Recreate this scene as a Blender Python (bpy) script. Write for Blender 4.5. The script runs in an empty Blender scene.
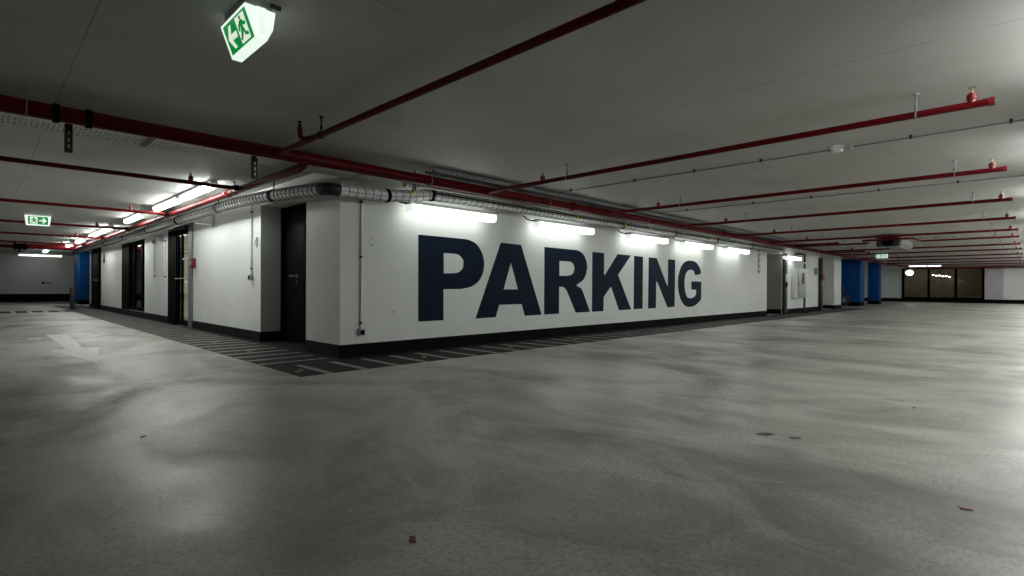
import bpy, bmesh, math, random
from mathutils import Vector, Matrix
random.seed(7)
SC = bpy.context.scene
COL = SC.collection
PI = math.pi

# ------------------------------------------------------------------ materials
def new_mat(name):
    m = bpy.data.materials.new(name)
    m.use_nodes = True
    nt = m.node_tree
    return m, nt, nt.nodes["Principled BSDF"]

def mat(name, col, rough=0.5, metal=0.0, noise=0.0, nscale=20.0, bump=0.0, bscale=60.0, spec=0.5, coat=0.0):
    """Plain procedural material: colour broken up by a noise, optional bump."""
    m, nt, b = new_mat(name)
    b.inputs["Roughness"].default_value = rough
    b.inputs["Metallic"].default_value = metal
    b.inputs["Specular IOR Level"].default_value = spec
    b.inputs["Coat Weight"].default_value = coat
    tc = nt.nodes.new("ShaderNodeNewGeometry")
    if noise > 0:
        n = nt.nodes.new("ShaderNodeTexNoise"); n.inputs["Scale"].default_value = nscale
        n.inputs["Detail"].default_value = 5
        r = nt.nodes.new("ShaderNodeValToRGB")
        lo = [c * (1 - noise) for c in col]; hi = [min(1, c * (1 + noise)) for c in col]
        r.color_ramp.elements[0].position = .3; r.color_ramp.elements[1].position = .7
        r.color_ramp.elements[0].color = (*lo, 1); r.color_ramp.elements[1].color = (*hi, 1)
        nt.links.new(tc.outputs["Position"], n.inputs["Vector"])
        nt.links.new(n.outputs["Fac"], r.inputs["Fac"])
        nt.links.new(r.outputs["Color"], b.inputs["Base Color"])
    else:
        b.inputs["Base Color"].default_value = (*col, 1)
    if bump > 0:
        n2 = nt.nodes.new("ShaderNodeTexNoise"); n2.inputs["Scale"].default_value = bscale
        n2.inputs["Detail"].default_value = 4
        bp = nt.nodes.new("ShaderNodeBump"); bp.inputs["Strength"].default_value = bump
        bp.inputs["Distance"].default_value = .01
        nt.links.new(tc.outputs["Position"], n2.inputs["Vector"])
        nt.links.new(n2.outputs["Fac"], bp.inputs["Height"])
        nt.links.new(bp.outputs["Normal"], b.inputs["Normal"])
    return m

def emit(name, col, strength, base=None):
    m, nt, b = new_mat(name)
    b.inputs["Base Color"].default_value = (*(base or col), 1)
    b.inputs["Emission Color"].default_value = (*col, 1)
    b.inputs["Emission Strength"].default_value = strength
    b.inputs["Roughness"].default_value = .4
    return m

def math_node(nt, op, a, b=None, clamp=False):
    n = nt.nodes.new("ShaderNodeMath"); n.operation = op; n.use_clamp = clamp
    for i, v in enumerate((a, b)):
        if v is None: continue
        if isinstance(v, (int, float)): n.inputs[i].default_value = v
        else: nt.links.new(v, n.inputs[i])
    return n.outputs[0]

def mix_col(nt, fac, a, b):
    n = nt.nodes.new("ShaderNodeMix"); n.data_type = 'RGBA'
    if isinstance(fac, (int, float)): n.inputs[0].default_value = fac
    else: nt.links.new(fac, n.inputs[0])
    for i, v in ((6, a), (7, b)):
        if isinstance(v, tuple): n.inputs[i].default_value = (*v, 1)
        else: nt.links.new(v, n.inputs[i])
    return n.outputs[2]

def noise_node(nt, vec, scale, detail=4, rough=.55, dist=0.0):
    n = nt.nodes.new("ShaderNodeTexNoise")
    n.inputs["Scale"].default_value = scale; n.inputs["Detail"].default_value = detail
    n.inputs["Roughness"].default_value = rough; n.inputs["Distortion"].default_value = dist
    nt.links.new(vec, n.inputs["Vector"])
    return n.outputs["Fac"]

def ramp(nt, fac, p0, p1):
    n = nt.nodes.new("ShaderNodeMapRange"); n.clamp = True
    n.inputs["From Min"].default_value = p0; n.inputs["From Max"].default_value = p1
    nt.links.new(fac, n.inputs["Value"])
    return n.outputs["Result"]

def line_mask(nt, sep_out, value, half):
    d = math_node(nt, 'ABSOLUTE', math_node(nt, 'SUBTRACT', sep_out, value))
    return math_node(nt, 'LESS_THAN', d, half)

def floor_material():
    m, nt, b = new_mat("trowelled screed floor")
    g = nt.nodes.new("ShaderNodeNewGeometry"); P = g.outputs["Position"]
    mp = nt.nodes.new("ShaderNodeMapping"); mp.inputs["Scale"].default_value = (.75, .48, 1)
    mp.inputs["Rotation"].default_value = (0, 0, .55)
    nt.links.new(P, mp.inputs["Vector"])
    big = noise_node(nt, mp.outputs[0], .9, 5, .6, 1.2)
    mid = noise_node(nt, mp.outputs[0], 3.2, 6, .65, .8)
    fine = noise_node(nt, P, 48, 4, .8)
    c = mix_col(nt, ramp(nt, big, .38, .60), FLOOR_A, FLOOR_B)
    c = mix_col(nt, math_node(nt, 'MULTIPLY', ramp(nt, mid, .46, .62), .5), c, FLOOR_C)
    c = mix_col(nt, math_node(nt, 'MULTIPLY', ramp(nt, fine, .44, .64), .6), c, (.14, .136, .125))
    # darker oily smears
    sm = noise_node(nt, mp.outputs[0], 1.3, 3, .5, .4)
    c = mix_col(nt, math_node(nt, 'MULTIPLY', ramp(nt, sm, .52, .68), .5), c, (.13, .122, .11))
    # the construction joint that runs out from the corner of the hatching
    sp = nt.nodes.new("ShaderNodeSeparateXYZ"); nt.links.new(P, sp.inputs[0])
    ax, ay, bx, by = 2.25, 5.1, .16, 2.11
    L = math.hypot(bx - ax, by - ay); nx, ny = (by - ay) / L, -(bx - ax) / L
    d = math_node(nt, 'ADD', math_node(nt, 'MULTIPLY', sp.outputs[0], nx), math_node(nt, 'MULTIPLY', sp.outputs[1], ny))
    wob = math_node(nt, 'MULTIPLY', math_node(nt, 'SUBTRACT', noise_node(nt, P, 3, 2), .5), .03)
    d = math_node(nt, 'ABSOLUTE', math_node(nt, 'ADD', math_node(nt, 'SUBTRACT', d, ax * nx + ay * ny), wob))
    jm = math_node(nt, 'MULTIPLY', math_node(nt, 'LESS_THAN', d, .006), math_node(nt, 'LESS_THAN', sp.outputs[1], 5.0))
    c = mix_col(nt, math_node(nt, 'MULTIPLY', jm, .5), c, (.34, .33, .31))
    nt.links.new(c, b.inputs["Base Color"])
    r = math_node(nt, 'ADD', math_node(nt, 'MULTIPLY', ramp(nt, big, .38, .58), -.17), math_node(nt, 'MULTIPLY', ramp(nt, mid, .3, .7), .14))
    r = math_node(nt, 'ADD', r, FLOOR_ROUGH)
    r = math_node(nt, 'MAXIMUM', r, .31)
    nt.links.new(r, b.inputs["Roughness"])
    b.inputs["Specular IOR Level"].default_value = FLOOR_SPEC
    bp = nt.nodes.new("ShaderNodeBump"); bp.inputs["Strength"].default_value = .25; bp.inputs["Distance"].default_value = .01
    h = math_node(nt, 'ADD', math_node(nt, 'MULTIPLY', fine, .35), math_node(nt, 'MULTIPLY', noise_node(nt, P, 2.0, 2, .4), 1.0))
    nt.links.new(h, bp.inputs["Height"]); nt.links.new(bp.outputs["Normal"], b.inputs["Normal"])
    return m

def ceiling_material():
    m, nt, b = new_mat("painted slab soffit")
    g = nt.nodes.new("ShaderNodeNewGeometry"); P = g.outputs["Position"]
    sp = nt.nodes.new("ShaderNodeSeparateXYZ"); nt.links.new(P, sp.inputs[0])
    n1 = noise_node(nt, P, 1.2, 5, .6); n2 = noise_node(nt, P, 60, 3, .6)
    c = mix_col(nt, ramp(nt, n1, .35, .7), CEIL_A, CEIL_B)
    c = mix_col(nt, math_node(nt, 'MULTIPLY', ramp(nt, n2, .4, .8), .1), c, (.3, .3, .28))
    mask = None
    brk = math_node(nt, 'GREATER_THAN', noise_node(nt, P, 2.2, 3), .44)
    for ax, v in ((0, 4.0), (0, .45), (1, 2.42), (1, 6.15), (0, 12.2), (1, 10.6)):
        k = line_mask(nt, sp.outputs[ax], v, .005)
        mask = k if mask is None else math_node(nt, 'MAXIMUM', mask, k)
    c = mix_col(nt, math_node(nt, 'MULTIPLY', math_node(nt, 'MULTIPLY', mask, brk), .5), c, (.12, .12, .11))
    spots = math_node(nt, 'GREATER_THAN', noise_node(nt, P, 7, 1), .80)
    c = mix_col(nt, math_node(nt, 'MULTIPLY', spots, .4), c, (.18, .17, .16))
    nt.links.new(c, b.inputs["Base Color"]); b.inputs["Roughness"].default_value = .62
    b.inputs["Specular IOR Level"].default_value = .3
    bp = nt.nodes.new("ShaderNodeBump"); bp.inputs["Strength"].default_value = .1; bp.inputs["Distance"].default_value = .01
    nt.links.new(n2, bp.inputs["Height"]); nt.links.new(bp.outputs["Normal"], b.inputs["Normal"])
    return m

def wall_material():
    m, nt, b = new_mat("white emulsion on concrete")
    g = nt.nodes.new("ShaderNodeNewGeometry"); P = g.outputs["Position"]
    sp = nt.nodes.new("ShaderNodeSeparateXYZ"); nt.links.new(P, sp.inputs[0])
    n1 = noise_node(nt, P, 1.6, 5, .6); n2 = noise_node(nt, P, 45, 3, .6)
    c = mix_col(nt, ramp(nt, n1, .35, .7), WALL_A, WALL_B)
    # formwork panel joints of the long front wall
    onfront = math_node(nt, 'MULTIPLY', math_node(nt, 'LESS_THAN', math_node(nt, 'ABSOLUTE', math_node(nt, 'SUBTRACT', sp.outputs[1], 5.98)), .02), math_node(nt, 'GREATER_THAN', sp.outputs[0], 3.3))
    fr = math_node(nt, 'ABSOLUTE', math_node(nt, 'SUBTRACT', math_node(nt, 'FRACT', math_node(nt, 'DIVIDE', math_node(nt, 'SUBTRACT', sp.outputs[0], 3.42), .82)), .5))
    k = math_node(nt, 'MULTIPLY', math_node(nt, 'LESS_THAN', fr, .006), onfront)
    c = mix_col(nt, math_node(nt, 'MULTIPLY', k, .25), c, (.45, .45, .43))
    # scuffs low on the wall
    low = ramp(nt, sp.outputs[2], .55, .15)
    sc = math_node(nt, 'MULTIPLY', math_node(nt, 'MULTIPLY', ramp(nt, noise_node(nt, P, 5, 5, .7), .55, .75), low), .3)
    c = mix_col(nt, sc, c, (.35, .33, .30))
    nt.links.new(c, b.inputs["Base Color"]); b.inputs["Roughness"].default_value = .5
    b.inputs["Specular IOR Level"].default_value = .35
    bp = nt.nodes.new("ShaderNodeBump"); bp.inputs["Strength"].default_value = .08; bp.inputs["Distance"].default_value = .01
    nt.links.new(n2, bp.inputs["Height"]); nt.links.new(bp.outputs["Normal"], b.inputs["Normal"])
    return m

FLOOR_A = (.22, .208, .182); FLOOR_B = (.50, .482, .436); FLOOR_C = (.60, .59, .55)
FLOOR_ROUGH = .46; FLOOR_SPEC = .65
CEIL_A = (.47, .465, .44); CEIL_B = (.54, .535, .51)
WALL_A = (.68, .69, .66); WALL_B = (.74, .75, .72)

M = {}
M['floor'] = floor_material()
M['ceil'] = ceiling_material()
M['wall'] = wall_material()
M['red'] = mat('red gloss pipe paint', (.10, .0032, .0055), .42, spec=.12, noise=.12, nscale=6, bump=.05, bscale=25)
M['redbright'] = mat('signal red enamel', (.15, .005, .007), .4, noise=.08)
M['redlit'] = M['red']
M['black'] = mat('black plinth paint', (.0028, .003, .003), .65, noise=.35, nscale=4, bump=.06, spec=.06)
M['plinth'] = mat('dark grey plinth paint', (.008, .009, .009), .65, noise=.3, nscale=4, bump=.06, spec=.15)
M['blackmetal'] = mat('black painted steel', (.0018, .0018, .002), .6, noise=.2, spec=.03)
M['darkgrey'] = mat('anthracite steel', (.026, .029, .032), .45, .2, noise=.15)
M['grey'] = mat('grey painted steel', (.20, .21, .215), .42, .2, noise=.1)
M['galv'] = mat('galvanised steel', (.50, .51, .50), .45, .15, noise=.22, nscale=30)
M['galvpaint'] = mat('zinc sheet', (.62, .63, .60), .5, .2, noise=.18, nscale=40)
M['lag'] = mat('silver grey pipe lagging', (.80, .82, .81), .4, .0, noise=.2, nscale=14, bump=.25, bscale=30)
M['wire'] = mat('dark wrapping wire', (.085, .09, .094), .6, .0, noise=.2)
M['rubber'] = mat('black rubber', (.008, .008, .008), .6, noise=.2)
M['navy'] = mat('navy blue wall paint', (.0004, .0075, .023), .5, noise=.12, nscale=3, spec=.08)
M['blue'] = mat('blue column paint', (.004, .060, .22), .5, spec=.08, noise=.1, nscale=3)
M['band'] = mat('dark grey floor paint', (.010, .0102, .0096), .65, noise=.35, nscale=9, bump=.1, spec=.15)
M['stripe'] = mat('worn light stripe paint', (.30, .29, .27), .55, noise=.25, nscale=12, spec=.2)
M['white'] = mat('white road paint', (.62, .63, .60), .5, noise=.18, nscale=16)
M['yellowmark'] = mat('faded yellow paint', (.30, .28, .12), .5, noise=.3, nscale=30)
M['plastic'] = mat('white plastic', (.66, .67, .65), .4, noise=.04)
M['greyplastic'] = mat('grey plastic', (.33, .34, .34), .45, noise=.06)
M['yellow'] = mat('yellow plastic cap', (.70, .50, .03), .45, noise=.08)
M['brass'] = mat('brass', (.30, .20, .09), .35, .8, noise=.15)
M['steel'] = mat('brushed stainless steel', (.55, .56, .56), .28, .95, noise=.08)
M['cab'] = mat('white cabinet enamel', (.62, .64, .61), .35, noise=.05)
M['beige'] = mat('beige stairwell plaster', (.62, .58, .46), .6, noise=.1, nscale=3)
M['tan'] = mat('brown timber lining', (.23, .165, .105), .5, noise=.25, nscale=3)
M['tandark'] = mat('dark timber batten', (.11, .08, .055), .5, noise=.25, nscale=3)
M['lilac'] = mat('pale lilac wall paint', (.48, .45, .50), .5, noise=.06, nscale=2)
M['dirt'] = mat('dirt fleck', (.03, .028, .025), .7, noise=.3)
M['leaf'] = mat('dry red leaf', (.22, .05, .05), .6, noise=.3)
M['joint'] = mat('sealant', (.10, .10, .10), .6, noise=.2)
LAMP = (.95, 1.0, .96)
M['lamp'] = emit('fluorescent diffuser', LAMP, 1.35, (.8, .8, .8))
M['baylamp'] = emit('bay lamp diffuser', (.95, 1.0, .965), 22.0, (.8, .8, .8))
M['lanelamp'] = emit('lane lamp diffuser', LAMP, 9.0, (.8, .8, .8))
M['lampfar'] = M['lamp']
M['signwhite'] = emit('backlit opal sign', (.86, 1.0, .90), .27, (.6, .62, .6))
M['signface'] = emit('backlit sign white', (.95, 1.0, .86), .22, (.6, .6, .56))
M['signgreen'] = emit('backlit sign green', (.0, .17, .03), .36, (.0, .10, .025))
M['lampcap'] = emit('opal lamp end', LAMP, .22, (.8, .8, .8))
M['stairlamp'] = emit('stairwell lamp diffuser', (1.0, .97, .84), 7.0, (.8, .8, .8))
M['conduit'] = mat('bright zinc conduit', (.66, .67, .65), .42, .1, noise=.12, nscale=12)
M['paneglow'] = emit('pane reflection glow', (1.0, .93, .80), 3.0, (.8, .8, .8))  # emission stands in for reflections on the far panes
M['roomfill'] = emit('warm fill strip', (1.0, .90, .74), 2.0, (.8, .8, .8))

def glass_material():
    m, nt, b = new_mat("clear door glass")
    nt.nodes.remove(b)
    out = nt.nodes["Material Output"]
    tr = nt.nodes.new("ShaderNodeBsdfTransparent"); tr.inputs[0].default_value = (.80, .84, .81, 1)
    gl = nt.nodes.new("ShaderNodeBsdfGlossy"); gl.inputs["Roughness"].default_value = .03
    fr = nt.nodes.new("ShaderNodeFresnel"); fr.inputs["IOR"].default_value = 1.5
    mx = nt.nodes.new("ShaderNodeMixShader")
    ge = nt.nodes.new("ShaderNodeNewGeometry")
    fac = math_node(nt, 'MULTIPLY', fr.outputs[0], math_node(nt, 'SUBTRACT', 1.0, ge.outputs["Backfacing"]))
    nt.links.new(fac, mx.inputs[0]); nt.links.new(tr.outputs[0], mx.inputs[1]); nt.links.new(gl.outputs[0], mx.inputs[2])
    nt.links.new(mx.outputs[0], out.inputs["Surface"])
    return m
M['glass'] = glass_material()

# ------------------------------------------------------------------ mesh helpers
WL = {}   # world location of every object built here

class MB:
    def __init__(s): s.bm = bmesh.new()
    def box(s, x0, x1, y0, y1, z0, z1, bevel=0):
        bm = s.bm if not bevel else bmesh.new()
        vs = [bm.verts.new(p) for p in ((x0,y0,z0),(x1,y0,z0),(x1,y1,z0),(x0,y1,z0),(x0,y0,z1),(x1,y0,z1),(x1,y1,z1),(x0,y1,z1))]
        for f in ((3,2,1,0),(4,5,6,7),(0,1,5,4),(1,2,6,5),(2,3,7,6),(3,0,4,7)): bm.faces.new([vs[i] for i in f])
        if bevel:
            bmesh.ops.bevel(bm, geom=bm.edges[:], offset=bevel, segments=2, affect='EDGES', profile=.5)
            me = bpy.data.meshes.new("t"); bm.to_mesh(me); bm.free(); s.bm.from_mesh(me); bpy.data.meshes.remove(me)
        return s
    def path(s, pts, r, n=12, cap=True):
        """tube along a polyline; r a number or a list"""
        pts = [Vector(p) for p in pts]; k = len(pts)
        rs = r if isinstance(r, (list, tuple)) else [r] * k
        rings = []; ref = None
        for i, p in enumerate(pts):
            t = (pts[min(i+1, k-1)] - pts[max(i-1, 0)]).normalized()
            if ref is None:
                ref = Vector((0,0,1)) if abs(t.z) < .9 else Vector((1,0,0))
            u = (ref - t * ref.dot(t)).normalized(); w = t.cross(u); ref = u
            rings.append([s.bm.verts.new(p + (u*math.cos(2*PI*j/n) + w*math.sin(2*PI*j/n)) * rs[i]) for j in range(n)])
        for a, b in zip(rings, rings[1:]):
            for j in range(n):
                f = s.bm.faces.new((a[j], a[(j+1)%n], b[(j+1)%n], b[j])); f.smooth = True
        if cap:
            s.bm.faces.new(rings[0][::-1]); s.bm.faces.new(rings[-1])
        return s
    def tube(s, p, q, r, n=12): return s.path([p, q], r, n)
    def torus(s, c, axis, R, r, n=24, k=8):
        c = Vector(c); a = Vector(axis).normalized()
        u = a.orthogonal().normalized(); w = a.cross(u); rings = []
        for i in range(n):
            d = u*math.cos(2*PI*i/n) + w*math.sin(2*PI*i/n)
            rings.append([s.bm.verts.new(c + d*(R + r*math.cos(2*PI*j/k)) + a*r*math.sin(2*PI*j/k)) for j in range(k)])
        for i in range(n):
            A, B = rings[i], rings[(i+1)%n]
            for j in range(k):
                f = s.bm.faces.new((A[j], B[j], B[(j+1)%k], A[(j+1)%k])); f.smooth = True
        return s
    def prism(s, pts, o, u, v, d):
        """2-D polygon (outer loop, optional hole loops) in the plane o+a*u+b*v, extruded by vector d"""
        o, u, v, d = Vector(o), Vector(u), Vector(v), Vector(d)
        loops = pts if isinstance(pts[0][0], (list, tuple)) else [pts]
        bm = bmesh.new(); es = []
        for lp in loops:
            vs = [bm.verts.new(o + u*a + v*b) for a, b in lp]
            es += [bm.edges.new((vs[i], vs[(i+1) % len(vs)])) for i in range(len(vs))]
        if len(loops) == 1: bm.faces.new(vs)
        else: bmesh.ops.triangle_fill(bm, use_beauty=True, use_dissolve=False, edges=es)
        fs = bm.faces[:]
        r = bmesh.ops.extrude_face_region(bm, geom=fs)
        bmesh.ops.translate(bm, vec=d, verts=[e for e in r['geom'] if isinstance(e, bmesh.types.BMVert)])
        bmesh.ops.recalc_face_normals(bm, faces=bm.faces[:])
        me = bpy.data.meshes.new("t"); bm.to_mesh(me); bm.free(); s.bm.from_mesh(me); bpy.data.meshes.remove(me)
        return s
    def lathe(s, c, axis, prof, n=16):
        """profile [(h along axis, radius)] about axis through c"""
        c = Vector(c); a = Vector(axis).normalized()
        return s.path([c + a*h for h, _ in prof], [max(r, 1e-4) for _, r in prof], n)
    def ball(s, c, r, sc=(1,1,1), n=16):
        bm = bmesh.new(); bmesh.ops.create_uvsphere(bm, u_segments=n, v_segments=n//2+1, radius=r)
        for v in bm.verts: v.co = Vector((v.co.x*sc[0], v.co.y*sc[1], v.co.z*sc[2])) + Vector(c)
        for f in bm.faces: f.smooth = True
        me = bpy.data.meshes.new("t"); bm.to_mesh(me); bm.free(); s.bm.from_mesh(me); bpy.data.meshes.remove(me)
        return s
    def build(s, name, m, parent=None, base=None):
        """links the shape as ONE mesh object; shapes are given in world coordinates"""
        base = Vector(base) if base is not None else (WL[parent] if parent is not None else Vector((0,0,0)))
        for v in s.bm.verts: v.co -= base
        bmesh.ops.recalc_face_normals(s.bm, faces=s.bm.faces[:])
        me = bpy.data.meshes.new(name); s.bm.to_mesh(me); s.bm.free()
        me.materials.append(m)
        me.set_sharp_from_angle(angle=.7)
        o = bpy.data.objects.new(name, me); COL.objects.link(o)
        WL[o] = base
        if parent is not None:
            o.parent = parent; o.location = base - WL[parent]
        else: o.location = base
        return o

def thing(name, label, cat, loc=(0,0,0), group=None):
    o = bpy.data.objects.new(name, None); COL.objects.link(o)
    o.empty_display_size = .1
    o.location = loc; WL[o] = Vector(loc)
    return tag(o, label, cat, group)
def tag(o, label, cat, group=None):
    o['label'] = label; o['category'] = cat
    if group: o['group'] = group
    return o
def struct(o):
    o['kind'] = 'structure'; return o
def copy_tree(o, parent=None):
    c = o.copy(); COL.objects.link(c)
    if parent is not None: c.parent = parent
    WL[c] = WL[o]
    for ch in list(o.children): copy_tree(ch, c)
    return c
def place(o, loc, label, group=None):
    o.location = loc; WL[o] = Vector(loc); o['label'] = label
    if group: o['group'] = group
    return o
RY = -0.45; WORLD = .01; EXPOSURE = 1.75
# ------------------------------------------------------------------ the setting
YP, XL, ZC = 5.98, 3.10, 2.36     # front wall plane, lane wall plane, ceiling
struct(MB().box(-6, 48, -6, 37, -.2, 0).build('floor', M['floor']))
struct(MB().box(-6, 48, -6, 37, ZC, ZC+.25).build('ceiling', M['ceil']))

wf = MB()
wf.box(XL, 3.5, YP, 6.92, 0, ZC)                    # corner pier
wf.box(3.5, 17.7, YP, YP+.35, 0, ZC)                # PARKING wall
wf.box(17.7, 19.15, YP, YP+.3, 2.03, ZC)            # lintel over the niche
wf.box(17.4, 17.7, YP+.35, 7.3, 0, ZC); wf.box(17.4, 19.45, 7.3, 7.6, 0, ZC)
wf.box(19.15, 23.6, YP, 7.3, 0, ZC)
wf.box(23.3, 23.6, 7.3, 8.2, 0, ZC); wf.box(23.3, 25.84, 8.2, 8.5, 0, ZC)
wf.box(25.84, 27.02, YP, 8.5, 0, ZC)
wf.box(27.02, 44.2, 9.0, 9.3, 0, ZC); wf.box(26.7, 27.02, 8.5, 9.3, 0, ZC)
front = struct(wf.build('wall_front', M['wall']))
niche = struct(MB().box(19.10, 19.148, 5.99, 7.3, .16, 2.03).build('trim_niche', mat('grey niche paint', (.23,.22,.20), .5, noise=.1)))

wl = MB()
wl.box(XL, 3.5, 6.92, 8.53, 2.12, ZC)               # head over the door niche
wl.box(3.5, 3.8, 6.92, 8.53, 0, ZC)
wl.box(XL, 3.5, 8.53, 12.40, 0, ZC)
wl.box(XL, 3.5, 12.40, 14.10, 2.14, ZC)
wl.box(XL, 3.2, 14.10, 16.60, 0, ZC)
wl.box(XL, 3.5, 16.60, 19.65, 2.10, ZC); wl.box(XL, 3.5, 16.60, 19.65, 0, .16)
wl.box(XL, 3.2, 19.65, 26.2, 0, ZC)
wl.box(3.2, 8.0, 25.9, 26.2, 0, ZC)
lane = struct(wl.build('wall_left', M['wall']))
# stairwell behind the glass door and the dark room behind the glazing
st = MB()
st.box(6.2, 6.4, 11.0, 17.4, 0, ZC); st.box(3.5, 6.4, 11.0, 11.2, 0, ZC); st.box(3.2, 6.2, 16.0, 16.2, 0, ZC)
struct(st.build('wall_stairwell', M['beige']))
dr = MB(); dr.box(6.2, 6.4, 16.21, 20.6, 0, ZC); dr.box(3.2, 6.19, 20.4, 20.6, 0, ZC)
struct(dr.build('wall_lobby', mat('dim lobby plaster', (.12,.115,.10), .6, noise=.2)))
struct(MB().box(-6, 9, 35.5, 35.8, 0, ZC).build('wall_back', M['wall']))
wr = MB()
wr.box(44, 44.3, 6.15, 9.3, 0, ZC); wr.box(44, 44.3, -6, 2.0, 0, ZC)
wr.box(44, 44.3, 2.0, 6.15, 2.26, ZC)
struct(wr.build('wall_right', M['wall']))
struct(MB().box(43.97, 43.999, 1.12, 1.96, .26, 2.34).build('trim_panel', M['lilac']))
ro = MB(); ro.box(47.4, 47.6, 1, 8, 0, ZC)
ro.box(44.3, 47.6, 1.0, 1.2, 0, ZC); ro.box(44.3, 47.6, 7.6, 7.8, 0, ZC)
room = struct(ro.build('wall_cafe', M['tan']))
bt = MB()
for k in range(14): bt.box(47.34, 47.4, 1.2, 7.6, .25+k*.15, .31+k*.15)
bt.build('batten_lining', M['tandark'], room)

# plinth paint along the feet of the walls
bf = MB()
bf.box(XL-.012, 17.7, YP-.012, YP, 0, .157)
bf.box(19.15, 23.85, YP-.012, YP, 0, .157); bf.box(25.83, 27.03, YP-.012, YP, 0, .157); bf.box(25.828, 25.84, YP-.012, 8.2, 0, .157)
bf.box(27.0, 44, 8.988, 9.0, 0, .157); bf.box(19.09, 19.10, 5.98, 7.3, 0, .16)
struct(bf.build('baseboard_front', M['black']))
bl = MB()
bl.box(XL-.012, XL, YP-.012, 6.92, 0, .157)
bl.box(XL-.012, XL, 8.52, 12.17, 0, .157); bl.box(XL-.012, 3.5, 8.518, 8.53, 0, .157)
bl.box(XL-.012, XL, 14.13, 23.5, 0, .157); bl.box(XL-.012, XL, 25.12, 26.2, 0, .157)
struct(bl.build('baseboard_left', M['plinth']))
struct(MB().box(-6, 9, 35.48, 35.5, 0, .40).build('baseboard_back', M['black']))
struct(MB().box(43.985, 44, -6, 9, 0, .24).build('baseboard_right', M['black']))

def tie_plug(parent, p, n):
    MB().lathe(p, n, [(0,.011),(.0015,.011),(.002,.006)], 12).build('tie_hole_plug', M['joint'], parent)
for x, z in ((3.53,1.49),(3.53,1.40),(3.86,.54),(14.9,.62),(16.0,.62),(16.8,.66)): tie_plug(front, (x, YP, z), (0,-1,0))
for y, z in ((11.1,.52),(9.85,.53),(8.88,.53)): tie_plug(lane, (XL, y, z), (-1,0,0))

# blue shear walls and columns
def column(label, x0, x1, y0, y1):
    t = thing('blue_column', label, 'column', ((x0+x1)/2, (y0+y1)/2, 0))
    MB().box(x0, x1, y0, y1, .2, ZC, .012).build('shaft', M['blue'], t)
    MB().box(x0-.006, x1+.006, y0-.006, y1+.006, 0, .2).build('base_band', M['black'], t)
column('blue painted column at the end of the lane, behind the grey bollard', 3.2, 4.3, 29.95, 31.8)
column('wide blue painted column beside the parked motorcycle', 30.7, 31.7, 5.98, 8.98)
column('narrow blue painted column farther back, nearest the long glazed window', 35.36, 35.95, 5.98, 6.52)

# doors and glazing
d = struct(thing('door_1', 'black steel door in the niche beside the wall corner', 'door', (3.46, 8.2, 0)))
MB().box(3.40, 3.499, 8.45, 8.515, 0, 2.10).box(3.40, 3.499, 7.60, 7.68, 0, 2.10).box(3.40, 3.499, 7.68, 8.45, 2.04, 2.10).build('frame', M['blackmetal'], d)
MB().box(3.44, 3.49, 7.68, 8.45, .005, 2.04, .004).build('leaf', mat('black door paint', (.005,.005,.0055), .5, noise=.15, nscale=3, spec=.06), d)
MB().tube((3.44, 7.99, 1.03), (3.375, 7.99, 1.03), .011).path([(3.375, 7.985, 1.03), (3.372, 8.05, 1.03), (3.372, 8.12, 1.028)], .011).lathe((3.44, 7.99, 1.03), (-1,0,0), [(0,.026),(.008,.026),(.009,.02)], 20).build('handle', M['steel'], d)
MB().lathe((3.44, 7.99, .945), (-1,0,0), [(0,.026),(.008,.026),(.010,.012),(.02,.012)], 20).build('lock_cylinder', M['steel'], d)
del d['category']

d = struct(thing('door_2', 'glass door with black frame', 'door', (3.3, 13.2, 0))); del d['category']
MB().box(3.07, 3.16, 12.17, 12.42, 0, 2.16).build('near_jamb', M['grey'], d)
MB().box(3.09, 3.17, 13.46, 14.16, 0, 2.14).build('side_panel', M['blackmetal'], d)
MB().box(3.09, 3.17, 12.42, 13.46, 2.06, 2.14).box(3.09, 3.17, 12.42, 12.46, 0, 2.06).build('frame', M['blackmetal'], d)
lf = MB().box(3.11, 3.16, 13.36, 13.45, .01, 2.05).box(3.11, 3.16, 12.47, 12.54, .01, 2.05).box(3.11, 3.16, 12.54, 13.36, 1.97, 2.05).box(3.11, 3.16, 12.54, 13.36, .01, .12).box(3.11, 3.16, 13.08, 13.14, .12, 1.97).build('leaf', M['blackmetal'], d)
MB().box(3.13, 3.14, 12.54, 13.36, .12, 1.97).build('pane', M['glass'], lf)
MB().tube((3.05, 12.55, 1.02), (3.05, 13.38, 1.02), .008).tube((3.05,12.6,1.02),(3.11,12.6,1.02),.012).tube((3.05,13.34,1.02),(3.11,13.34,1.02),.012).build('push_bar', M['steel'], d)
MB().box(3.13, 3.17, 12.54, 13.1, 1.42, 1.46).build('transom_bar', M['plastic'], d)
MB().box(3.02, 3.09, 12.5, 13.4, 2.06, 2.13).tube((3.05,12.45,2.1),(3.05,13.9,2.1),.02).build('door_closer', M['darkgrey'], d)

d = struct(thing('door_3', 'black steel door at the end of the lane', 'door', (3.1, 24.3, 0))); del d['category']
MB().box(3.02, 3.099, 25.02, 25.12, 0, 2.2).box(3.02, 3.099, 23.5, 23.60, 0, 2.2).box(3.02, 3.099, 23.6, 25.02, 2.1, 2.2).build('frame', M['blackmetal'], d)
MB().box(3.04, 3.09, 23.6, 25.02, .01, 2.1, .004).build('leaf', M['blackmetal'], d)
MB().tube((3.04, 23.72, 1.04), (2.95, 23.72, 1.04), .014).tube((2.95, 23.71, 1.04), (2.95, 23.9, 1.04), .014).build('handle', M['steel'], d)

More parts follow.
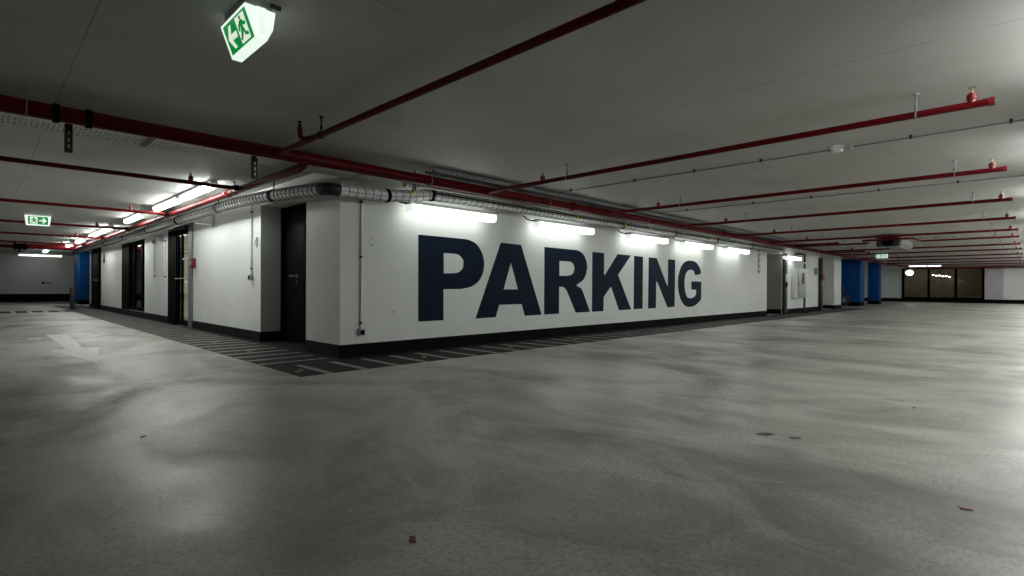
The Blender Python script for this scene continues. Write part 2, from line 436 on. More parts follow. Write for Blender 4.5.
w = struct(thing('window_1', 'tall black framed lobby glazing', 'window', (3.3, 18.1, .16))); del w['category']
MB().box(3.09, 3.20, 18.62, 19.66, .16, 2.1).box(3.12, 3.20, 16.6, 16.68, .16, 2.1).box(3.12, 3.20, 16.6, 18.7, 2.0, 2.1).box(3.12, 3.20, 16.6, 18.7, .16, .26).box(3.12, 3.20, 18.02, 18.14, .2, 2.05).box(3.12, 3.20, 17.0, 17.14, .2, 2.05).build('frame', M['blackmetal'], w)
for a, b in ((16.68, 17.0), (17.14, 18.02), (18.14, 18.62)):
    MB().box(3.15, 3.16, a, b, .26, 2.0).build('pane', M['glass'], w)

w = struct(thing('window_2', 'long three-pane glazed front in the far wall', 'window', (44, 4, .24))); del w['category']
fr = MB().box(43.93, 44.05, 2.0, 6.15, 2.18, 2.26).box(43.93, 44.05, 2.0, 6.15, .2, .32)
for y in (6.02, 4.66, 3.29, 1.98): fr.box(43.93, 44.05, y, y+.13, .2, 2.26)
fr.build('frame', M['blackmetal'], w)
for a, b in ((2.11, 3.29), (3.42, 4.66), (4.79, 6.02)):
    MB().box(43.99, 44.0, a, b, .3, 2.2).build('pane', M['glass'], w)

# ------------------------------------------------------------------ floor paint
bd = thing('hatched_walkway', 'dark grey painted walkway strip with light cross stripes at the foot of the white walls', 'floor marking', (2.6, 6, 0))
MB().prism([(2.19,5.0),(17.7,5.0),(27.0,5.0),(27.0,5.97),(19.0,5.97),(3.49,5.97),(3.1,5.97),(3.1,6.93),(3.49,6.93),(3.49,8.52),(3.1,8.52),(3.1,28.5),(2.2,28.5)], (0,0,.0005), (1,0,0), (0,1,0), (0,0,.002)).build('dark_band', M['band'], bd)
s = MB()
x = 2.455
while x < 26.6:
    s.box(x, x+.075, 4.995, 5.75, .0026, .0036); x += .39
s.build('stripe_row', M['stripe'], bd)
s = MB(); y = 6.04
while y < 27.8:
    s.box(2.195, 2.985, y, y+.075, .0026, .0036); y += .376
s.build('stripe_row', M['stripe'], bd)
for x, y in ((2.33,5.36),(3.9,5.36),(5.43,5.37),(7.0,5.40),(8.6,5.4),(10.2,5.4),(11.8,5.4),(2.58,7.44),(2.58,8.94),(2.6,10.5),(2.6,12.0),(2.6,13.6)):
    for dx, dy in ((-.035, -.04), (.035, .04)):
        pts = [(x+dx+.022*math.cos(a), y+dy+.05*math.sin(a)) for a in [2*PI*k/10 for k in range(10)]]
        MB().prism(pts, (0,0,.0037), (1,0,0), (0,1,0), (0,0,.0006)).build('footprint_mark', M['yellowmark'], bd)
tag(MB().prism([(.85,12.18),(1.13,12.18),(1.035,9.36),(1.20,9.27),(.95,7.45),(.69,9.27),(.86,9.38)], (0,0,.0005), (1,0,0), (0,1,0), (0,0,.002)).build('lane_arrow', M['white'], base=(.95, 9.8, 0)),
    'worn white arrow painted on the lane floor, pointing towards the camera', 'floor marking')
tag(MB().box(.575, .735, 11.31, 11.57, .0005, .0025).build('paint_dash', M['white'], base=(.65, 11.4, 0)), 'short white paint dash on the lane floor beside the arrow', 'floor marking')
cx = MB()
for k in range(-6, 4): cx.box(.86+k*.385, 1.14+k*.385, 22.0, 23.6, .0005, .0025)
tag(cx.build('crossing_marking', M['band'], base=(1, 22.8, 0)), 'row of dark blocks crossing the far end of the lane floor', 'floor marking')
for k, (x, y, m, lab) in enumerate(((1.063,1.519,'leaf','small reddish leaf lying on the grey floor in the foreground'),
        (.677,3.651,'dirt','dark crumb lying on the lane floor in front of the arrow'),
        (2.776,.175,'leaf','brown flake on the floor at the right edge of the foreground'),
        (4.85,.601,'dirt','thin dark flake on the floor towards the right, farthest from the camera'))):
    a = random.random()*PI; r = .016 if m == 'leaf' else .012
    pts = [(r*(1.5 if q % 2 else .9)*math.cos(q*PI/4)*1.3, r*(.8 if q % 3 else .5)*math.sin(q*PI/4)) for q in range(8)]
    tag(MB().prism(pts, (x,y,.001), (math.cos(a),math.sin(a),.08), (-math.sin(a),math.cos(a),.05), (0,0,.0025)).build('fallen_leaf' if m=='leaf' else 'dirt_crumb', M[m], base=(x,y,0)), lab, 'litter')
om = mat('oil stain', (.07,.066,.06), .5, noise=.3)
for x, y, r, lab in ((3.33,1.13,.055,'elongated dark oil stain on the open grey floor'),(3.37,.976,.035,'small round dark oil stain just right of the elongated one')):
    pts = [(x - .3*r*math.sin(q*PI/7) + r*(.6+.5*random.random())*math.cos(q*PI/7), y + r*(.6+.5*random.random())*math.sin(q*PI/7)) for q in range(14)]
    tag(MB().prism(pts, (0,0,.0004), (1,0,0), (0,1,0), (0,0,.0006)).build('oil_stain', om, base=(x,y,0)), lab, 'stain')

# ------------------------------------------------------------------ lettering on the wall
GLYPH = {"P":[[[4.246,1.589],[4.993,1.585],[5.102,1.583],[5.143,1.58],[5.178,1.572],[5.229,1.56],[5.275,1.543],[5.318,1.518],[5.358,1.484],[5.395,1.442],[5.425,1.397],[5.447,1.351],[5.461,1.302],[5.469,1.253],[5.47,1.203],[5.464,1.153],[5.452,1.106],[5.433,1.06],[5.407,1.016],[5.374,0.977],[5.333,0.942],[5.286,0.911],[5.234,0.886],[5.177,0.869],[5.117,0.858],[5.064,0.85],[5.033,0.845],[5.009,0.843],[4.964,0.842],[4.685,0.839],[4.688,0.394],[4.252,0.394]],[[4.685,1.356],[4.847,1.359],[4.89,1.357],[4.928,1.353],[4.961,1.344],[4.992,1.328],[5.018,1.307],[5.038,1.286],[5.05,1.265],[5.054,1.243],[5.055,1.22],[5.053,1.194],[5.047,1.166],[5.036,1.142],[5.016,1.121],[4.991,1.103],[4.963,1.089],[4.935,1.08],[4.904,1.075],[4.865,1.072],[4.69,1.065]]],"A":[[[5.298,0.394],[5.825,1.577],[6.293,1.571],[6.816,0.401],[6.388,0.398],[6.315,0.594],[5.797,0.592],[5.723,0.399]],[[6.056,1.271],[6.224,0.837],[5.893,0.837]]],"R":[[[6.879,1.57],[7.641,1.565],[7.758,1.564],[7.807,1.561],[7.85,1.553],[7.907,1.538],[7.957,1.517],[8.0,1.491],[8.037,1.457],[8.066,1.417],[8.088,1.377],[8.104,1.338],[8.113,1.3],[8.116,1.259],[8.111,1.216],[8.1,1.171],[8.082,1.127],[8.057,1.085],[8.025,1.045],[7.983,1.007],[7.915,0.973],[7.837,0.941],[7.792,0.915],[7.807,0.897],[7.853,0.885],[7.898,0.869],[7.924,0.857],[7.947,0.842],[7.985,0.793],[8.212,0.408],[7.767,0.406],[7.534,0.762],[7.502,0.809],[7.488,0.825],[7.473,0.838],[7.451,0.855],[7.428,0.868],[7.405,0.878],[7.385,0.882],[7.366,0.883],[7.346,0.883],[7.284,0.882],[7.284,0.404],[6.881,0.401]],[[7.288,1.343],[7.521,1.347],[7.569,1.345],[7.602,1.342],[7.631,1.334],[7.661,1.319],[7.687,1.3],[7.706,1.28],[7.716,1.26],[7.72,1.239],[7.719,1.216],[7.715,1.192],[7.708,1.167],[7.695,1.144],[7.674,1.126],[7.647,1.111],[7.617,1.099],[7.585,1.091],[7.55,1.086],[7.503,1.082],[7.29,1.081]]],"K":[[[8.279,1.557],[8.668,1.553],[8.672,1.122],[8.701,1.122],[9.144,1.552],[9.648,1.55],[9.166,1.132],[9.67,0.414],[9.205,0.412],[8.924,0.881],[8.894,0.881],[8.663,0.686],[8.658,0.408],[8.274,0.406]]],"I":[[[9.773,1.548],[10.137,1.543],[10.129,0.42],[9.765,0.414]]],"N":[[[10.378,1.542],[10.723,1.539],[11.206,0.927],[11.243,0.927],[11.247,1.535],[11.591,1.533],[11.577,0.427],[11.233,0.419],[10.749,1.011],[10.709,1.011],[10.7,0.417],[10.357,0.411]]],"G":[[[12.965,1.25],[12.965,1.297],[12.919,1.355],[12.866,1.406],[12.818,1.446],[12.763,1.48],[12.706,1.506],[12.645,1.524],[12.581,1.535],[12.518,1.542],[12.457,1.547],[12.397,1.548],[12.334,1.546],[12.266,1.541],[12.195,1.532],[12.125,1.516],[12.057,1.49],[11.991,1.458],[11.933,1.419],[11.885,1.372],[11.843,1.319],[11.809,1.266],[11.78,1.213],[11.758,1.159],[11.742,1.102],[11.735,1.041],[11.734,0.977],[11.739,0.914],[11.749,0.853],[11.765,0.794],[11.787,0.738],[11.813,0.685],[11.846,0.635],[11.886,0.588],[11.935,0.542],[11.992,0.498],[12.05,0.462],[12.109,0.438],[12.17,0.423],[12.228,0.412],[12.278,0.404],[12.325,0.402],[12.379,0.402],[12.446,0.405],[12.52,0.411],[12.594,0.423],[12.669,0.443],[12.744,0.468],[12.814,0.495],[12.875,0.522],[12.931,0.55],[12.987,0.578],[12.987,1.035],[12.432,1.037],[12.435,0.833],[12.696,0.827],[12.697,0.705],[12.663,0.685],[12.628,0.665],[12.592,0.649],[12.552,0.637],[12.51,0.628],[12.468,0.622],[12.427,0.618],[12.387,0.616],[12.346,0.618],[12.304,0.623],[12.262,0.632],[12.225,0.644],[12.195,0.661],[12.17,0.681],[12.147,0.709],[12.126,0.744],[12.108,0.786],[12.092,0.833],[12.08,0.886],[12.07,0.943],[12.067,0.997],[12.071,1.047],[12.081,1.093],[12.095,1.135],[12.112,1.172],[12.134,1.204],[12.158,1.233],[12.185,1.258],[12.213,1.279],[12.247,1.296],[12.288,1.309],[12.333,1.317],[12.38,1.321],[12.429,1.32],[12.478,1.314],[12.521,1.305],[12.552,1.294],[12.575,1.279],[12.596,1.262],[12.605,1.237],[12.611,1.21],[12.647,1.195],[12.747,1.201],[12.879,1.22]]]}
lt = thing('wall_lettering', 'huge navy blue word PARKING painted on the long white wall', 'lettering', (8.5, YP, 1))
for ch, loops in GLYPH.items():
    o = MB().prism(loops, (0, YP-.0025, 0), (1,0,0), (0,0,1), (0,.002,0)).build('letter', M['navy'], lt)
    o['label'] = 'navy letter ' + ch
# ------------------------------------------------------------------ pipes
def hanger(mb, x, y, z, r, along):
    """threaded rod with a clamp ring round the pipe"""
    mb.tube((x, y, z+r), (x, y, ZC), .006, 8).tube((x, y, ZC-.012), (x, y, ZC), .018, 10).tube((x,y,z+r+.02),(x,y,z+r+.05),.011,8)
    mb.torus((x, y, z), along, r+.003, .006, 18, 6)

mp = thing('sprinkler_main', 'thick dark red sprinkler main running along under the ceiling beside the PARKING wall', 'pipe', (4, 5.4, 2.21))
MB().tube((-6, 5.4, 2.21), (43.4, 5.4, 2.21), .062, 20).build('pipe', M['red'], mp)
for x in (.43, .63, 6.9, 12.95, 19, 25, 31):
    MB().tube((x-(.02 if x<2 else .045), 5.4, 2.21), (x+(.02 if x<2 else .045), 5.4, 2.21), .074, 20).box(x-.02, x+.02, 5.31, 5.49, 2.195, 2.225).build('coupling', M['blackmetal'] if x < 2 else M['red'], mp)
for x in (.26, 4.0, 6.3, 9.3, 12.1, 15.2, 18.4):
    h = MB(); hanger(h, x, 5.4, 2.21, .064, (1,0,0)); h.build('hanger', M['grey'], mp)

def head(mb_red, mb_brass, x, y, z, r):
    mb_red.lathe((x, y, z), (0,0,1), [(0,.024),(r+.008,.026),(r+.012,.032),(r+.045,.032),(r+.046,.022),(r+.058,.02)], 14)
    zb = z + r + .058
    mb_brass.lathe((x,y,zb), (0,0,1), [(0,.012),(.006,.013),(.012,.006),(.03,.005),(.036,.007)], 10)
    mb_brass.path([(x-.013,y,zb),(x-.016,y,zb+.018),(x-.004,y,zb+.036)], .003, 6).path([(x+.013,y,zb),(x+.016,y,zb+.018),(x+.004,y,zb+.036)], .003, 6)
    mb_brass.lathe((x,y,zb+.036), (0,0,1), [(0,.021),(.003,.023)], 14)

RB = .0265
def branch(label, x, y0=.19, y1=5.40, hy=(.62, 3.99), sy=(.30, 4.38), z=2.2):
    t = thing('sprinkler_branch', label, 'pipe', (x, y1, z), 'red sprinkler branches over the driveway')
    MB().tube((x, y1-.06, z), (x, y0, z), RB, 14).tube((x, y1-.09, z), (x, y1-.055, z), RB+.012, 14).build('pipe', M['red'], t)
    MB().tube((x, y0-.012, z), (x, y0+.02, z), RB+.005, 14).build('end_cap', M['redbright'], t)
    for y in hy: h = MB(); hanger(h, x, y, z, RB, (0,1,0)); h.build('hanger', M['grey'], t)
    for y in sy:
        a, b = MB(), MB(); head(a, b, x, y, z, RB)
        o = a.build('sprinkler_socket', M['redbright'], t, base=(x, y, z)); b.build('sprinkler_head', M['brass'], o)
    return t
ord_ = ['second', 'third', 'fourth', 'fifth', 'sixth', 'seventh', 'eighth', 'ninth', 'tenth', 'eleventh', 'twelfth', 'thirteenth']
bx = [5.0, 7.9, 10.62, 13.44, 16.07, 18.25, 21.25, 23.9, 27.3, 30.4, 33.6, 36.8, 40.0]
b0 = branch('red sprinkler branch joining the main above the letter A of the wall lettering', bx[0])
for k, x in enumerate(bx[1:]):
    if x == 18.25: continue
    place(copy_tree(b0), (x, 5.40, 2.2), ord_[k] + ' red sprinkler branch counted from the one above the letter A, going into the distance')
t = thing('sprinkler_branch', 'red sprinkler branch that bends round the front of the ceiling fan', 'pipe', (18.25, 5.4, 2.2), 'red sprinkler branches over the driveway')
MB().path([(18.25, 5.34, 2.2), (18.25, 3.42, 2.2), (18.2, 3.34, 2.2), (17.25, 3.3, 2.2), (17.16, 3.22, 2.2), (17.16, 2.25, 2.2), (17.24, 2.17, 2.2), (18.2, 2.15, 2.2), (18.25, 2.07, 2.2), (18.25, .19, 2.2)], RB, 14).build('pipe', M['red'], t)
MB().tube((18.25, .178, 2.2), (18.25, .21, 2.2), RB+.005, 14).build('end_cap', M['redbright'], t)
for y in (.62, 3.99): h = MB(); hanger(h, 18.25, y, 2.2, RB, (0,1,0)); h.build('hanger', M['grey'], t)
for y in (.30, 4.38):
    a, b = MB(), MB(); head(a, b, 18.25, y, 2.2, RB)
    o = a.build('sprinkler_socket', M['redbright'], t, base=(18.25, y, 2.2)); b.build('sprinkler_head', M['brass'], o)
# the nearest branch crosses overhead towards the camera; its first head stands on a swing-out elbow
x = 2.11
t = thing('sprinkler_branch', 'nearest dark red sprinkler branch, slanting across the top of the picture overhead', 'pipe', (x, 5.4, 2.2), 'red sprinkler branches over the driveway')
MB().tube((x, 5.34, 2.2), (x, -1.2, 2.2), RB, 14).tube((x, 5.31, 2.2), (x, 5.345, 2.2), RB+.012, 14).build('pipe', M['red'], t)
for y in (4.42, 1.2): h = MB(); hanger(h, x, y, 2.2, RB, (0,1,0)); h.build('hanger', M['blackmetal'], t)
el = MB().path([(x, 4.52, 2.2), (x-.03, 4.60, 2.195), (x-.06, 4.66, 2.20), (x-.072, 4.68, 2.225), (x-.075, 4.685, 2.30)], .022, 12).build('swing_elbow', M['red'], t)
MB().lathe((x-.075, 4.685, 2.30), (0,0,1), [(0,.016),(.02,.014),(.04,.006),(.05,.02),(.053,.024)], 12).build('sprinkler_head', M['blackmetal'], el)
# short stubs beside the fan
for x, y, lab in ((17.6, 3.98, 'short red sprinkler stub left of the ceiling fan'), (22.2, 4.2, 'short red sprinkler stub behind the ceiling fan, ending near the small exit sign')):
    t = thing('sprinkler_stub', lab, 'pipe', (x, 5.4, 2.2))
    MB().tube((x, 5.34, 2.2), (x, y, 2.2), RB, 12).build('pipe', M['red'], t)
    MB().tube((x, y-.02, 2.2), (x, y+.03, 2.2), RB+.008, 12).build('end_cap', M['red'], t)
    h = MB(); hanger(h, x, y+.5, 2.2, RB, (0,1,0)); h.build('hanger', M['grey'], t)
t = thing('sprinkler_header', 'long red pipe crossing under the ceiling in front of the far glazed wall', 'pipe', (43.4, 3, 2.2))
MB().tube((43.4, 5.4, 2.21), (43.4, -5, 2.21), .055, 14).build('pipe', M['red'], t)
for y in (4, 1, -2): h = MB(); hanger(h, 43.4, y, 2.21, .055, (0,1,0)); h.build('hanger', M['grey'], t)

# lane main with its branches
t = thing('sprinkler_main', 'bright red sprinkler main running down the left lane beside the ceiling lamps', 'pipe', (2.58, 12, 2.2))
MB().path([(2.40, 5.42, 2.17), (2.40, 5.47, 2.14), (2.40, 5.56, 2.125), (2.42, 6.0, 2.135), (2.53, 6.8, 2.20), (2.58, 7.3, 2.22), (2.58, 25.0, 2.22)], .046, 18).build('pipe', M['red'], t)
for y in (8.35, 11.9, 15.6, 19.1, 22.8):
    MB().tube((2.58, y-.05, 2.22), (2.58, y+.05, 2.22), .059, 18).box(2.505, 2.655, y-.02, y+.02, 2.205, 2.235).build('coupling', M['redbright'], t)
for y in (8.1, 12.6, 16.6, 20.6):
    h = MB(); hanger(h, 2.58, y, 2.22, .048, (0,1,0)); h.build('hanger', M['grey'], t)
names = ['nearest', 'second nearest', 'third nearest', 'fourth nearest', 'fifth nearest', 'sixth nearest']
first = None
for k, y in enumerate((7.70, 11.47, 15.20, 18.70, 22.40, 26.0)):
    lab = names[k] + ' thin red sprinkler branch crossing the left lane'
    if first is None:
        first = t = thing('sprinkler_branch', lab, 'pipe', (2.58, y, 2.2), 'red sprinkler branches over the left lane')
        MB().path([(2.55, y, 2.21), (2.45, y, 2.205), (2.40, y, 2.2), (-5.5, y, 2.2)], RB, 12).build('pipe', M['red'], t)
        MB().tube((2.45, y, 2.206), (2.50, y, 2.209), RB+.012, 12).build('collar', M['blackmetal'], t)
        h = MB(); hanger(h, -.4, y, 2.2, RB, (1,0,0)); h.build('hanger', M['grey'], t)
        for xx in (1.93, -1.2):
            a, b = MB(), MB(); head(a, b, xx, y, 2.2, RB); o = a.build('sprinkler_socket', M['redbright'], t, base=(xx,y,2.2)); b.build('sprinkler_head', M['brass'], o)
    else: place(copy_tree(first), (2.58, y, 2.2), lab)
t = thing('red_valve_pipe', 'thick red pipe with a black valve crossing the far end of the left lane', 'pipe', (1.8, 25.1, 2.2))
MB().tube((2.60, 25.08, 2.22), (1.25, 25.08, 2.22), .075, 16).build('pipe', M['red'], t)
MB().lathe((1.25, 25.08, 2.2), (-1,0,0), [(0,.10),(.05,.10),(.06,.14),(.1,.14),(.11,.10),(.3,.10),(.31,.14),(.36,.14)], 16).tube((1.05,25.08,2.1),(1.05,25.08,2.02),.03).torus((1.05,25.08,2.02),(0,0,1),.1,.014,20,6).build('valve', M['blackmetal'], t)
MB().tube((.9, 25.08, 2.2), (-5.5, 25.08, 2.2), .05, 14).build('pipe', M['red'], t)

# ------------------------------------------------------------------ lagged pipe in wire netting
pt = thing('lagged_pipe', 'silver lagged pipe in wire netting, bending round the wall corner below the ceiling', 'pipe', (2.62, 7, 2.0))
R = .072
leftrun = [(2.80, 28.0, 2.17), (2.80, 8.8, 2.155), (2.80, 7.6, 2.11), (2.80, 6.5, 2.045), (2.80, 5.86, 2.0)]
elbow = [(2.80, 5.86, 2.0)] + [(2.92-.12*math.cos(a), 5.83-.12*math.sin(a), 2.0-.006*a) for a in [PI/2*k/10 for k in range(0, 11)]] + [(2.94, 5.71, 1.99)]
frontrun = [elbow[-1], (3.5, 5.71, 2.0), (3.9, 5.71, 2.04), (4.25, 5.71, 2.10), (4.8, 5.71, 2.11), (18.3, 5.71, 2.09)]
MB().path(leftrun, R, 20).build('lane_run', M['lag'], pt)
MB().path(elbow, [R+.002]*len(elbow), 20).build('elbow', M['darkgrey'], pt)
MB().path(frontrun, R, 20).build('wall_run', M['lag'], pt)
def along(pts, step, start=0.0):
    pts = [Vector(p) for p in pts]; out = []; d = start
    for a, b in zip(pts, pts[1:]):
        L = (b-a).length; t = (b-a)/L
        while d < L: out.append((a + t*d, t)); d += step
        d -= L
    return out
nt_ = MB()
for p, t in along(leftrun, .125, .05): nt_.torus(p, t, R+.0, .009, 14, 6)
for p, t in along(frontrun, .105, .1): nt_.torus(p, t, R+.002, .0048, 14, 4)
for run in (leftrun, frontrun):
    pv = [Vector(p) for p in run]
    for k in range(8):
        a = 2*PI*(k+.3)/8; side = Vector((1,0,0)) if run is leftrun else Vector((0,1,0))
        off = (side*math.cos(a) + Vector((0,0,1))*math.sin(a))*(R+.002)
        nt_.path([p+off for p in pv], .003, 4)
nt_.build('wire_netting', M['wire'], pt)
for x in (3.58, 4.25, 8.87, 11.0, 13.2, 15.6):
    c = min(along(frontrun, .01), key=lambda q: abs(q[0].x-x))
    MB().path([c[0]-c[1]*.02, c[0]+c[1]*.02], R+.012, 20).build('strap', M['blackmetal'], pt)
for y in (7.25, 9.55, 12.0, 14.6, 17.4, 20.4):
    c = min(along(leftrun, .01), key=lambda q: abs(q[0].y-y))
    MB().path([c[0]-c[1]*.02, c[0]+c[1]*.02], R+.012, 20).tube(c[0]+Vector((0,0,R)), (c[0].x, c[0].y, ZC-.004), .008, 8).build('strap', M['blackmetal'], pt)
pt2 = thing('lagged_pipe', 'slimmer pale lagged pipe close to the PARKING wall above the wall lamps', 'pipe', (4.3, 5.87, 2.2))
MB().tube((3.95, 5.87, 2.235), (18.3, 5.87, 2.235), .06, 16).build('lagging', M['galvpaint'], pt2)
n2 = MB()
for p, t in along([(3.95,5.87,2.235),(18.3,5.87,2.235)], .12, .05): n2.torus(p, t, .062, .0035, 14, 4)
n2.build('wire_netting', M['wire'], pt2)
# thin cables clipped below the lagged pipe
for r_, dy, dz, lab in ((.011, -.05, -.012, 'dark cable running along the front of the lagged pipe above the wall lamps'),):
    tag(MB().path([(4.2, 5.64+dy, 2.12+dz), (9, 5.64+dy, 2.115+dz), (18, 5.64+dy, 2.10+dz)], r_, 8).build('power_cable', M['blackmetal'], base=(9, 5.6, 2.1)), lab, 'cable')

# ------------------------------------------------------------------ cable trays
def perforated(mb, x0, x1, y0, y1, z, pitch=.03, hole=.55):
    """sheet with real oblong holes in the plane z"""
    bm = mb.bm; nx = max(1, round((x1-x0)/pitch)); ny = max(1, round((y1-y0)/pitch))
    xs, ys = [], []
    for i in range(nx):
        a = x0+(x1-x0)*i/nx; d = (x1-x0)/nx; xs += [a, a+d*(1-hole)]
    xs.append(x1)
    for j in range(ny):
        a = y0+(y1-y0)*j/ny; d = (y1-y0)/ny; ys += [a, a+d*(1-hole)]
    ys.append(y1)
    V = [[bm.verts.new((X, Y, z)) for Y in ys] for X in xs]
    for i in range(len(xs)-1):
        for j in range(len(ys)-1):
            if i % 2 and j % 2 and not ((i//2 + j//2) % 2): continue
            bm.faces.new((V[i][j], V[i+1][j], V[i+1][j+1], V[i][j+1]))
tr = thing('cable_tray', 'wide perforated cable tray behind the dark red main, crossing the mouth of the left lane', 'cable tray', (1, 5.75, 2.165))
m_ = MB(); perforated(m_, -4.5, 3.45, 5.60, 5.96, 2.20, .034, .6); m_.build('perforated_base', M['galvpaint'], tr)
for y in (5.594, 5.96): MB().box(-4.5, 3.45, y, y+.006, 2.20, 2.26).build('side_rail', M['darkgrey'], tr)
for x in (-1.3, 1.1, 2.02, 2.62, 3.2):
    MB().box(x-.02, x+.02, 5.56, 5.97, 2.184, 2.198).build('cross_arm', M['galv'] if x > 2 else M['darkgrey'], tr)
for x, y in ((.53, 5.66), (1.99, 5.66)):
    o = thing('bracket_post', 'dark slotted steel bracket under the cable tray, ' + ('nearest the left edge' if x < 1 else 'beside the bright red main'), 'bracket', (x, y, 1.97))
    MB().box(x-.025, x-.019, y-.02, y+.02, 1.97, 2.2).box(x+.019, x+.025, y-.02, y+.02, 1.97, 2.2).box(x-.025, x+.025, y+.014, y+.02, 1.97, 2.2).box(x-.025, x+.025, y-.02, y-.014, 1.97, 2.2).build('channel', M['darkgrey'], o)
    for k in range(3): MB().box(x-.006, x+.006, y-.0215, y-.0195, 2.0+k*.055, 2.03+k*.055).build('slot', M['galv'], o)
tr = thing('cable_tray', 'narrow perforated cable tray fixed to the ceiling above the red main along the PARKING wall', 'cable tray', (9, 5.33, 2.29))
m_ = MB(); perforated(m_, 3.95, 19.0, 5.22, 5.42, 2.29, .04); m_.build('perforated_base', M['grey'], tr)
sr = MB()
for y in (5.216, 5.42):
    xx = 3.95
    sr.box(3.95, 19, y, y+.004, 2.29, 2.30).box(3.95, 19, y, y+.004, 2.325, 2.335)
    while xx < 19: sr.box(xx, xx+.025, y, y+.004, 2.30, 2.325); xx += .05
sr.build('side_rail', M['grey'], tr)
for k, y in enumerate((5.25, 5.29, 5.33, 5.37)): tag(MB().path([(3.97, y, 2.303), (9, y+.008*(-1)**k, 2.304), (18.9, y, 2.303)], .011, 8).build('tray_cable', M['blackmetal'], base=(9, y, 2.3)), 'black cable lying in the narrow perforated tray along the PARKING wall', 'cable', 'black cables in the narrow tray')
tr = thing('support_rail', 'pale steel support rail just under the red main along the PARKING wall', 'rail', (9, 5.53, 2.14))
MB().box(3.95, 18.0, 5.50, 5.56, 2.14, 2.146).box(3.95, 18.0, 5.50, 5.504, 2.14, 2.165).box(3.95, 18.0, 5.556, 5.56, 2.14, 2.165).build('channel', M['galvpaint'], tr)
# hanging profiles with yellow end caps
prof = [(3.9, 'at the near end of the PARKING wall'), (7.30, 'above the letter R'), (8.80, 'above the letter K'), (9.78, 'above the left stem of the letter N'), (11.18, 'above the left side of the letter G'), (12.66, 'just right of the letter G'), (14.2, 'farthest right, past the last letter')]
p0 = None
for x, lab in prof:
    lab = 'galvanised hanging profile with yellow end cap ' + lab
    if p0 is None:
        p0 = t = thing('hanging_profile', lab, 'bracket', (x, 5.585, 2.07), 'hanging profiles with yellow caps')
        MB().box(x-.02, x-.016, 5.565, 5.605, 2.09, ZC).box(x+.016, x+.02, 5.565, 5.605, 2.09, ZC).box(x-.02, x+.02, 5.601, 5.605, 2.09, ZC).build('channel', M['galv'], t)
        MB().prism([(0,0),(.22,0),(0,.11)], (x-.002, 5.60, 2.20), (1,0,0), (0,0,1), (0,.004,0)).build('gusset', M['galvpaint'], t)
        MB().box(x-.026, x+.026, 5.558, 5.612, 2.06, 2.092, .004).build('end_cap', M['yellow'], t)
    else: place(copy_tree(p0), (x, 5.585, 2.07), lab)
# ------------------------------------------------------------------ lamps
def wall_lamp(x, label):
    t = thing('wall_lamp', label, 'lamp', (x, YP, 1.9), 'fluorescent lamps on the PARKING wall')
    MB().box(x-.01, x+1.54, 5.70, 5.82, 1.944, 1.985, .005).build('housing', M['cab'], t)
    for a in (x+.25, x+1.25): MB().box(a-.02, a+.02, 5.79, YP, 1.985, 2.005).build('wall_bracket', M['galv'], t)
    MB().prism([(5.695,1.868),(5.712,1.848),(5.818,1.848),(5.835,1.868),(5.838,1.943),(5.692,1.943)], (x+.02, 0, 0), (0,1,0), (0,0,1), (1.49,0,0)).build('diffuser', M['lamp'], t)
    for a in (x, x+1.51): MB().prism([(5.692,1.866),(5.71,1.845),(5.82,1.845),(5.838,1.866),(5.841,1.945),(5.689,1.945)], (a, 0, 0), (0,1,0), (0,0,1), (.02,0,0)).build('end_cap', M['lampcap'], t)
    MB().path([(x-.01, 5.80, 1.965), (x-.05, 5.82, 1.965), (x-.075, 5.9, 1.99), (x-.08, 5.965, 2.05)], .010, 8).build('supply_cable', M['blackmetal'], t)
    return t
wx = [3.93, 6.42, 9.20, 11.52, 13.94, 18.75]
wlab = ['fluorescent wall lamp above the letter P, largest of the row', 'fluorescent wall lamp above the letters A and R', 'fluorescent wall lamp above the letters I and N', 'fluorescent wall lamp above the letter G', 'fluorescent wall lamp past the letter G, last before the niche', 'fluorescent wall lamp beyond the niche, above the white wall cabinet']
w0 = wall_lamp(wx[0], wlab[0])
for x, lab in zip(wx[1:], wlab[1:]): place(copy_tree(w0), (x, YP, 1.9), lab)

def ceiling_lamp(x, y, label, group, horizontal=False, m='lanelamp'):
    """batten with prismatic trough; runs along y (or x)"""
    t = thing('ceiling_lamp', label, 'lamp', (x, y, 2.24), group)
    L = 1.58
    u = Vector((1,0,0)) if horizontal else Vector((0,1,0)); v = Vector((0,1,0)) if horizontal else Vector((1,0,0))
    o = Vector((x, y, 0))
    MB().prism([(-.05,2.305),(.05,2.305),(.045,2.335),(.03,ZC-.002),(-.03,ZC-.002),(-.045,2.335)], o, v, (0,0,1), u*L).build('housing', M['cab'], t)
    MB().prism([(-.045,2.258),(-.03,2.242),(.03,2.242),(.045,2.258),(.052,2.305),(-.052,2.305)], o+u*.02, v, (0,0,1), u*(L-.04)).build('diffuser', M[m], t)
    for a in (0, L-.02): MB().prism([(-.047,2.256),(-.032,2.239),(.032,2.239),(.047,2.256),(.055,2.308),(-.055,2.308)], o+u*a, v, (0,0,1), u*.02).build('end_cap', M['lampcap'], t)
    return t
ly = [8.15, 9.95, 12.7, 16.1, 17.9, 20.8, 23.6]
llab = ['nearest', 'second', 'third', 'fourth', 'fifth', 'sixth', 'farthest']
G1 = 'fluorescent lamps in a row along the left lane'
c0 = ceiling_lamp(2.33, ly[0], 'nearest fluorescent ceiling lamp of the row along the left lane', G1)
for y, k in zip(ly[1:], llab[1:]): place(copy_tree(c0), (2.33, y, 2.24), k + ' fluorescent ceiling lamp of the row along the left lane')
ceiling_lamp(1.40, 34.3, 'fluorescent ceiling lamp across the far end of the left lane', 'lamps across', True, 'lamp')
